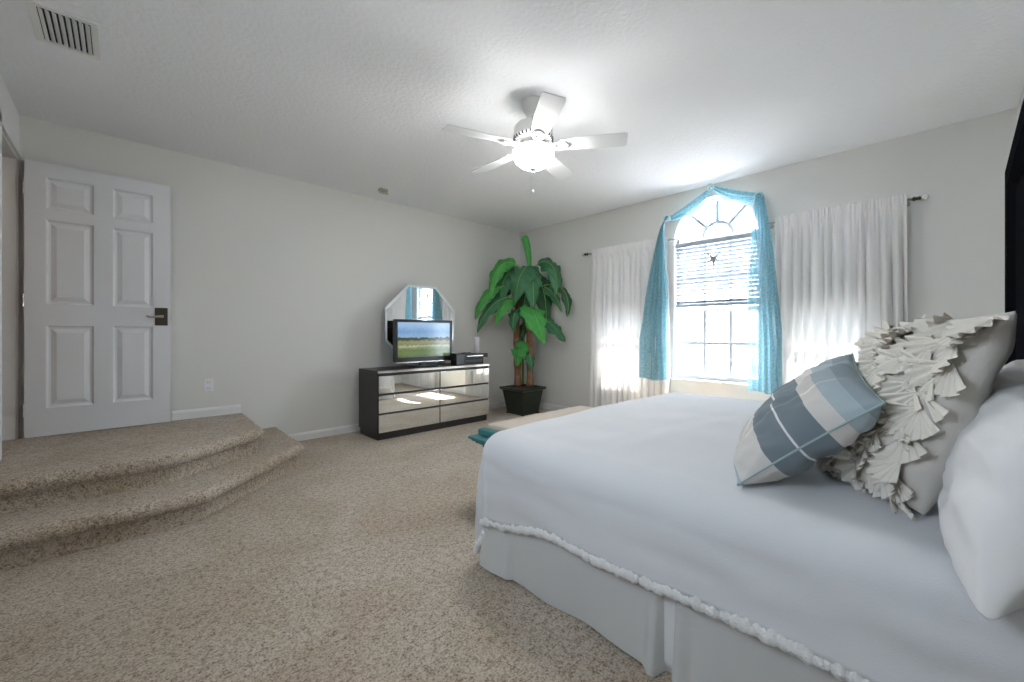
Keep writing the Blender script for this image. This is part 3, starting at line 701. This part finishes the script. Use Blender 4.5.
leaf([(534, 268, -.05), (526, 260, -.35), (517, 275, -.4), (515, 303, -.32)], .30, 'leafa', None, .25, .1)
leaf([(530, 272, -.05), (535, 262, -.35), (532, 285, -.42), (534, 309, -.30)], .24, 'leafa', None, .3, .1)
leaf([(529, 310, -.1), (531, 300, -.3), (536, 318, -.38), (545, 344, -.3)], .29, 'leafb', None, .2, .1)
leaf([(532, 272, 0), (542, 252, -.05), (562, 262, -.25), (556, 295, -.3)], .23, 'leafa', None, .35, .18)
leaf([(534, 290, .0), (552, 278, -.2), (574, 285, -.35), (567, 317, -.4)], .12, 'leafc', None, .3, .5)
leaf([(531, 285, 0), (538, 268, -.05), (548, 290, -.08), (546, 328, -.1)], .30, 'leafc', None, .25, .1)
leaf([(523, 280, .0), (510, 262, -.05), (500, 275, -.05), (500, 311, -.08)], .24, 'leafa', None, .3, .1)
leaf([(522, 300, -.05), (505, 290, -.12), (485, 305, -.15), (477, 333, -.15)], .15, 'leafa', None, .3, .25)
leaf([(523, 300, -.05), (510, 296, -.18), (500, 305, -.22), (495, 326, -.2)], .16, 'leafb', None, .3, .15)
leaf([(530, 320, 0), (545, 315, -.1), (555, 325, -.2), (565, 342, -.3)], .17, 'leafa', None, .3, .3)
leaf([(530, 290, 0), (545, 280, -.05), (556, 292, -.05), (562, 312, 0)], .13, 'leafa', None, .3, .25)
leaf([(519, 358, -.04), (521, 342, -.12), (519, 348, -.16), (517, 366, -.12)], .21, 'leafb', None, .15, .05)
leaf([(528, 352, -.04), (530, 352, -.1), (531, 360, -.14), (532, 372, -.12)], .12, 'leafa', None, .3, .1)
leaf([(522, 312, 0), (518, 305, -.15), (510, 314, -.2), (514, 332, -.16)], .16, 'leafa', None, .3, .1)
leaf([(524, 285, .05), (512, 275, .08), (498, 290, .08), (490, 315, .04)], .18, 'leafc', None, .3, .2)
leaf([(527, 292, -.02), (526, 282, -.12), (525, 298, -.16), (523, 322, -.12)], .17, 'leafc', None, .3, .05)
leaf([(530, 330, .05), (527, 318, .1), (522, 325, .1), (520, 345, .08)], .14, 'leafc', None, .3, .05)

# ------------------------------------------------------------------ bed
BX0, BX1, BYF, BYH, BT = 1.265, 3.42, 1.605, -.20, .64
bed = thing('bed', 'king-size bed with pale grey skirt and tall black headboard', 'bed', ((BX0 + BX1) / 2, .7, 0))
MB().box((BX0 + .05, BYH + .01, .02), (BX1 - .05, BYF - .06, .33)).build('box_spring', M['mattress'], bed, bevel=.02)
MB().box((BX0 + .035, BYH + .01, .332), (BX1 - .035, BYF - .045, BT - .03)).build('mattress', M['mattress'], bed, bevel=.04)
def skirt_side(path, pleats, name):
    m = MB(); P = [Vector(p) for p in path]; L = (P[1] - P[0]).length; d = (P[1] - P[0]).normalized(); nn = Vector((d.y, -d.x)); N = int(L / .012); NV = 14
    def fn(i, j):
        s = L * i / N; v = j / (NV - 1); z = .36 - .352 * v
        o = .010 * math.sin(s * 7 + 1) * v + .006 * math.sin(s * 19) * v
        for p_, wd in pleats:
            q = (s - p_) / wd
            if abs(q) < 1: o += (-.040 * math.cos(q * PI / 2) ** .5 * (abs(q) < .32) + .030 * math.sin(abs(q) * PI) ** 2) * (.25 + .75 * v)
        if s < .2 or s > L - .2: o += .02 * v
        q = P[0] + d * s + nn * (o + .018 * v); return (q.x, q.y, z + .006 * math.sin(s * 11) * v)
    m.grid(N + 1, NV, fn); return m.build(name, M['skirt'], bed, True)
skirt_side([(BX0 + .045, 1.56), (BX0 + .045, BYH + .01)], [(.935, .09)], 'bed_skirt')
skirt_side([(BX1 - .035, 1.56), (BX0 + .045, 1.56)], [(1.03, .09)], 'bed_skirt')
skirt_side([(BX1 - .035, BYH + .01), (BX1 - .035, 1.575)], [(.905, .09)], 'bed_skirt')
# headboard: tall black frame with mirrored, clipped top corners
HX0, HX1, HY, HTOP, HC = 1.20, 3.41, -.245, 2.09, .70
def clip(x0, x1, z0, z1, c_): return [(x0, z0), (x1, z0), (x1, z1 - c_ * .14), (x1 - c_, z1), (x0 + c_, z1), (x0, z1 - c_ * .14)]
hb = slab(clip(HX0, HX1, .001, HTOP, HC), HY - .06, HY - .01).build('headboard', M['black'], bed)
o6, i6 = clip(HX0, HX1, .001, HTOP, HC), clip(HX0 + .09, HX1 - .09, .75, HTOP - .09, HC - .03)
fm = MB(); v = [(x, HY - .0095, z) for x, z in o6] + [(x, HY + .02, z) for x, z in o6] + [(x, HY + .02, z) for x, z in i6] + [(x, HY - .0095, z) for x, z in i6]
fm.add(v, [(r * 6 + i, r * 6 + (i + 1) % 6, r * 6 + 6 + (i + 1) % 6, r * 6 + 6 + i) for r in range(3) for i in range(6)]); fm.build('headboard_frame', M['black'], hb)
slab(clip(HX0 + .09, HX1 - .09, 1.86, HTOP - .09, HC - .03), HY - .009, HY - .004).build('mirror_panel', M['mirror'], hb)
ed = [(HX1, .3), (HX1 + .085, .3), (HX1 + .085, HTOP - HC * .14 + .008), (HX1 - HC, HTOP + .018), (HX1 - HC, HTOP), (HX1, HTOP - HC * .14)]
slab(ed, HY - .05, HY + .01).build('mirrored_outer_edge', M['bevel'], hb)

# bedspread
SD, FD, R_ = .335, .47, .11
def drape(a, b_):
    ix0, ix1, iy1 = BX0 + R_, BX1 - R_, BYF - R_
    cx = min(max(a, ix0), ix1); cyy = min(b_, iy1)
    ox, oy = a - cx, b_ - cyy
    q_ = min(1, max(0, (b_ - 1.05) / .42)); ox *= 1 + .24 * q_ * q_ * (3 - 2 * q_); r = math.hypot(ox, oy)
    n1 = noise.noise(Vector((a * 1.3, b_ * 1.3, 0))); n2 = noise.noise(Vector((a * 4, b_ * 4, 5))); n3 = noise.noise(Vector((a * 2.2 + 3 * b_, b_ * 9, 9)))
    puff = .012 * n1 + .006 * n2 + .006 * n3 + .030 * math.sin(PI * min(1, max(0, (a - BX0) / (BX1 - BX0))))
    if r < 1e-6: return (cx, cyy, BT + puff)
    dx, dy = ox / r, oy / r; L = R_ * PI / 2
    corner = min(1, 2 * abs(dx * dy) * 1.2)
    if r < L: th = r / R_; h_, z = R_ * math.sin(th), BT - R_ * (1 - math.cos(th)) + puff * (1 - r / L)
    else:
        e = r - L; phi = math.atan2(dy, abs(dx))
        fl = .035 * e + corner * (.06 * e + .09 * e * math.sin(phi * 9 + .6) - .24 * e * e)
        arcl = (b_ if abs(dx) > .5 else a)
        fl += (.012 * math.sin(arcl * 8 + 1) + .012 * math.sin(arcl * 3.1)) * e / .3 * (1 - corner)
        h_, z = R_ + fl + .010 * noise.noise(Vector((arcl * 3 + e * 4, e * 9, 3))) + .006 * noise.noise(Vector((arcl * 2 - e * 6, e * 14, 7))), BT - R_ - e * (1 - .05 * corner) + .012 * math.sin(arcl * 5.2) * (1 - corner) * e / .3
    z = max(z, .012)
    return (cx + dx * h_, cyy + dy * h_, z)
a0, a1, b0, b1 = BX0 + R_ - SD - .04, BX1 - R_ + SD + .04, BYH, BYF - R_ + FD
NA_, NB_ = 190, 150
q = MB(); q.grid(NA_, NB_, lambda i, j: drape(a0 + (a1 - a0) * i / (NA_ - 1), b0 + (b1 - b0) * j / (NB_ - 1)))
bs = tag(q.build('bedspread', M['quilt'], smooth=True, solid=.008), 'white fringed bedspread draped over the bed', 'bedspread')
fg = MB()
hem = [(a0, b0 + (b1 - b0) * k / 170) for k in range(171)] + [(a0 + (a1 - a0) * k / 220, b1) for k in range(1, 221)] + [(a1, b1 - (b1 - b0) * k / 170) for k in range(1, 171)]
hp = [Vector(drape(*h_)) for h_ in hem]; rnd = random.Random(4)
for k, p in enumerate(hp):
    if k % 1 == 0:
        r = .0135 + rnd.uniform(-.003, .004); c_ = p + Vector((rnd.uniform(-.003, .003), rnd.uniform(-.003, .003), rnd.uniform(-.014, -.006)))
        fg.lathe([(.0005, -r * 1.5), (r * .8, -r * .9), (r, 0), (r * .8, r * .8), (.0005, r * 1.3)], c_, 7)
fg.build('fringe', M['fringe'], bs, True)

# pillows
def pillow_fn(C4, thick, seed, conc=.06, wr=.006, flat=.42, bulge=0):
    c00, c10, c11, c01 = [Vector(c_) for c_ in C4]         # (u,v): near-bottom, far-bottom, far-top, near-top
    nrm = (c10 - c00).cross(c01 - c00).normalized()
    if nrm.y < 0: nrm = -nrm
    def f(u, v, side, off=0):
        uu = u * (1 - conc * (1 - v * v)); vv = v * (1 - conc * (1 - u * u))
        s, t_ = (uu + 1) / 2, (vv + 1) / 2
        p = c00.lerp(c10, s).lerp(c01.lerp(c11, s), t_)
        h_ = max(0, (1 - u * u) * (1 - v * v)) ** flat
        edge = min(1, h_ * 2.5)
        w_ = wr * (noise.noise(Vector((u * 2.2, v * 2.2, seed + side))) * 2 + noise.noise(Vector((u * 6 + v * 2, v * 5, seed + 3 * side)))) * edge
        rad = wr * 1.2 * math.sin(9 * math.atan2(v, u) + seed) * edge * max(abs(u), abs(v)) ** 3
        return p + nrm * (side * (thick / 2 * h_ + off * (1 if True else 0)) + side * (w_ + rad))
    return f, nrm
def make_pillow(name, C4, thick, mt, seed, label, cat='cushion', N=56, **kw):
    f, nrm = pillow_fn(C4, thick, seed, **kw); m = MB()
    for side in (1, -1):
        m.grid(N, N, lambda i, j: f(math.sin((i / (N - 1) * 2 - 1) * PI / 2) * .5 + (i / (N - 1) * 2 - 1) * .5, math.sin((j / (N - 1) * 2 - 1) * PI / 2) * .5 + (j / (N - 1) * 2 - 1) * .5, side))
    o = m.build(name, mt, None, True, weld=True)
    return tag(o, label, cat), f, nrm
wp, _, _ = make_pillow('bed_pillow', [(1.165, -.055, .60), (1.90, -.07, .66), (1.90, -.16, 1.06), (1.25, -.15, .98)], .21, M['pillow'], 2.0, 'plump plain white bed pillow at the right edge, in front of the headboard', 'pillow', conc=.03, wr=.008, flat=.36)

# ruffled cushion
RC = [(1.50, .035, .665), (1.92, .33, .665), (2.01, .12, 1.145), (1.42, -.11, 1.185)]
rc, rf, rn = make_pillow('ruffled_cushion', RC, .19, M['ecru'], 5.0, 'ecru square cushion covered in pleated fan ruffles, leaning on the white pillow', wr=.005, conc=.02)
def fan_mesh(seed):
    rnd = random.Random(seed); m = MB(); NA2, NR = 81, 6; R0 = 1.0; span = math.radians(rnd.uniform(140, 190)); pl_ = rnd.choice((8, 9, 10))
    def fn(i, j):
        t_ = i / (NA2 - 1); a = -span / 2 + span * t_; r = j / (NR - 1)
        z = .30 * r ** 1.1 * (math.sin(t_ * PI * 2 * pl_) * .30) + .28 * r - .05 + .1 * r * math.sin(2.2 * a + seed)
        rr_ = r * R0 * (1 + .08 * math.sin(3 * a + seed) + .03 * math.sin(t_ * PI * 2 * pl_))
        return (rr_ * math.sin(a), -rr_ * math.cos(a), z)
    m.grid(NA2, NR, fn)
    me = bpy.data.meshes.new('ruffle'); me.from_pydata(m.v, [], m.f); me.materials.append(M['ruffle']); me.shade_smooth(); return me
FM = [fan_mesh(s) for s in range(5)]
rnd = random.Random(12); cnt = 0
rows = 9
for rI in range(rows):
    for cI in range(11):
        u = -.80 + 1.70 * (cI + (.5 if rI % 2 else 0) + rnd.uniform(-.18, .18)) / 10.5; v = -.93 + 1.88 * (rI + rnd.uniform(-.2, .2)) / (rows - 1)
        u -= .13 * max(0, v) if u < 0 else 0; u = max(-.97, min(u, .96)); v = max(-.95, min(.97, v))
        p = rf(u, v, 1); du = (rf(min(.999, u + .02), v, 1) - rf(u - .02, v, 1)).normalized(); dv = (rf(u, min(.999, v + .02), 1) - rf(u, v - .02, 1)).normalized()
        n_ = du.cross(dv).normalized()
        if n_.dot(rn) < 0: n_ = -n_
        y_ = (dv - n_ * dv.dot(n_)).normalized(); x_ = y_.cross(n_)
        A = Matrix((x_, y_, n_)).transposed() @ Matrix.Rotation(rnd.uniform(-.6, .6), 3, 'Z') @ Matrix.Rotation(rnd.uniform(.05, .42), 3, 'X') @ Matrix.Rotation(rnd.uniform(-.3, .3), 3, 'Y')
        s = rnd.uniform(.066, .092)
        o = bpy.data.objects.new('ruffle', rnd.choice(FM)); COL.objects.link(o); o.parent = rc
        o.matrix_basis = Matrix.Translation(p + n_ * .006) @ (A * s).to_4x4(); cnt += 1

# striped cushion
def stripe_mat():
    m = bpy.data.materials.new('striped_linen'); m.use_nodes = True; nt = m.node_tree; b = nt.nodes['Principled BSDF']; b.inputs['Roughness'].default_value = .9
    at = nt.nodes.new('ShaderNodeAttribute'); at.attribute_name = 'weave'; sp = nt.nodes.new('ShaderNodeSeparateXYZ'); nt.links.new(at.outputs['Vector'], sp.inputs[0])
    cr = nt.nodes.new('ShaderNodeValToRGB'); cr.color_ramp.interpolation = 'CONSTANT'; nt.links.new(sp.outputs[1], cr.inputs[0]); el = cr.color_ramp.elements
    cream, slate, white, pale = (.58, .56, .53, 1), (.16, .195, .22, 1), (.66, .68, .68, 1), (.35, .42, .45, 1)
    st = [(0, pale), (.035, cream), (.27, slate), (.455, white), (.47, slate), (.66, cream), (.78, pale), (.90, (.27, .33, .36, 1))]
    el[0].position = 0; el[0].color = st[0][1]; el[1].position = st[-1][0]; el[1].color = st[-1][1]
    for p, c_ in st[1:-1]: q_ = el.new(p); q_.color = c_
    cr2 = nt.nodes.new('ShaderNodeValToRGB'); cr2.color_ramp.interpolation = 'CONSTANT'; nt.links.new(sp.outputs[0], cr2.inputs[0]); e2 = cr2.color_ramp.elements
    e2[0].color = (1, 1, 1, 1); e2[1].position = .30; e2[1].color = (1.35, 1.3, 1.25, 1)
    for p, c_ in ((.315, (1, 1, 1, 1)), (.62, (1.25, 1.25, 1.22, 1)), (.80, (1, 1, 1, 1))): q_ = e2.new(p); q_.color = c_
    mu = nt.nodes.new('ShaderNodeMix'); mu.data_type = 'RGBA'; mu.blend_type = 'MULTIPLY'; mu.inputs[0].default_value = 1
    nt.links.new(cr.outputs[0], mu.inputs[6]); nt.links.new(cr2.outputs[0], mu.inputs[7]); nt.links.new(mu.outputs[2], b.inputs['Base Color'])
    tc = nt.nodes.new('ShaderNodeTexCoord'); n = nt.nodes.new('ShaderNodeTexNoise'); n.inputs['Scale'].default_value = 300; nt.links.new(tc.outputs['Object'], n.inputs[0])
    bp = nt.nodes.new('ShaderNodeBump'); bp.inputs['Strength'].default_value = .3; bp.inputs['Distance'].default_value = .002; nt.links.new(n.outputs[0], bp.inputs['Height']); nt.links.new(bp.outputs[0], b.inputs['Normal'])
    return m
SC4 = [(1.385, .44, .665), (1.80, .56, .675), (1.90, .225, 1.06), (1.43, .105, .955)]
f, nrm = pillow_fn(SC4, .195, 8.0, conc=.06, wr=.009); m = MB(); N = 56; uv = []
g = lambda i: math.sin((i / (N - 1) * 2 - 1) * PI / 2) * .5 + (i / (N - 1) * 2 - 1) * .5
for side in (1, -1):
    m.grid(N, N, lambda i, j: f(g(i), g(j), side))
    uv += [((g(i) + 1) / 2, (g(j) + 1) / 2, 0) for j in range(N) for i in range(N)]
so_ = m.build('striped_cushion', stripe_mat(), None, True)
at = so_.data.attributes.new('weave', 'FLOAT_VECTOR', 'POINT')
for i, t_ in enumerate(uv): at.data[i].vector = t_
tag(so_, 'slate blue and cream striped cushion leaning on the ruffled cushion', 'cushion')
e_ = [f(-1 + 2 * k / 40, -1, 0) for k in range(41)] + [f(1, -1 + 2 * k / 40, 0) for k in range(1, 41)] + [f(1 - 2 * k / 40, 1, 0) for k in range(1, 41)] + [f(-1, 1 - 2 * k / 40, 0) for k in range(1, 41)]
MB().tube(e_, .0032, 8).build('piping', M['tealtrim'], so_, True)

# ------------------------------------------------------------------ teal bench at the foot of the bed
bn = thing('storage_bench', 'teal painted bench with tan cushion at the foot of the bed', 'bench', (2.4, 1.95, 0))
nx0, nx1, ny0, ny1 = 1.635, 2.86, 1.77, 2.11
b = MB(); b.box((nx0 + .10, ny0 + .03, .14), (nx1 - .10, ny1 - .03, .385)); b.box((nx0 + .08, ny0 + .025, .385), (nx1 - .08, ny1 - .025, .41)); b.box((nx0 + .055, ny0 + .02, .41), (nx1 - .055, ny1 - .02, .425)); b.build('chest', M['teal'], bn, bevel=.004)
b = MB()
for z0_, z1_, o_ in ((.425, .44, .005), (.44, .455, .025), (.455, .472, .045)): b.box((nx0 + .03 - o_, ny0 + .03 - o_ * .6, z0_), (nx1 - .03 + o_, ny1 - .02 + o_ * .6, z1_))
b.build('moulded_rim', M['teal'], bn, bevel=.004)
for xx in (nx0 + .045, nx1 - .105): MB().box((xx, ny0 + .03, .472), (xx + .06, ny1 - .02, .515)).build('end_block', M['teal'], bn, bevel=.010)
for xx in (nx0 + .11, nx1 - .17):
    for yy in (ny0 + .03, ny1 - .09): MB().box((xx, yy, .001), (xx + .06, yy + .06, .14)).build('leg', M['teal'], bn, bevel=.004)
cu = MB(); cu.box((nx0 + .11, ny0 + .04, .473), (nx1 - .11, ny1 - .03, .54)); cu.build('cushion', M['tan'], bn, bevel=.02)

# ------------------------------------------------------------------ outside
struct(MB().box((-30, -30, -3.2), (60, 40, -3.0)).build('ground_outside', M['grass']))
nh = thing('neighbour_house', 'pale neighbouring house with tiled roof seen through the centre window', 'house', (16, 7, -3))
b = MB(); b.box((14, 1.5, -3), (22, 12, .2)); b.box((12.4, 6.0, -3), (14, 10, -.4)); b.build('walls', M['stucco'], nh)
b = MB(); b.add([(13.5, 1, .2), (22.5, 1, .2), (22.5, 12.5, .2), (13.5, 12.5, .2), (18, 3.5, 2.1), (18, 10, 2.1)], [(0, 1, 4), (1, 2, 5, 4), (2, 3, 5), (3, 0, 4, 5), (0, 3, 2, 1)])
b.add([(12.0, 5.7, -.4), (14, 5.7, -.4), (14, 10.3, -.4), (12.0, 10.3, -.4), (12.0, 8, .7), (14.0, 8, .7)], [(0, 1, 5, 4), (2, 3, 4, 5), (3, 0, 4), (0, 3, 2, 1)]); b.build('roof', M['tiles'], nh)
for yy in (2.6, 4.4, 10.6): MB().box((13.96, yy, -1.6), (14.0, yy + .9, -.5)).build('window', M['pane'], nh)
for yy in (6.9, 8.4): MB().box((12.36, yy, -2.0), (12.4, yy + .8, -1.0)).build('window', M['pane'], nh)
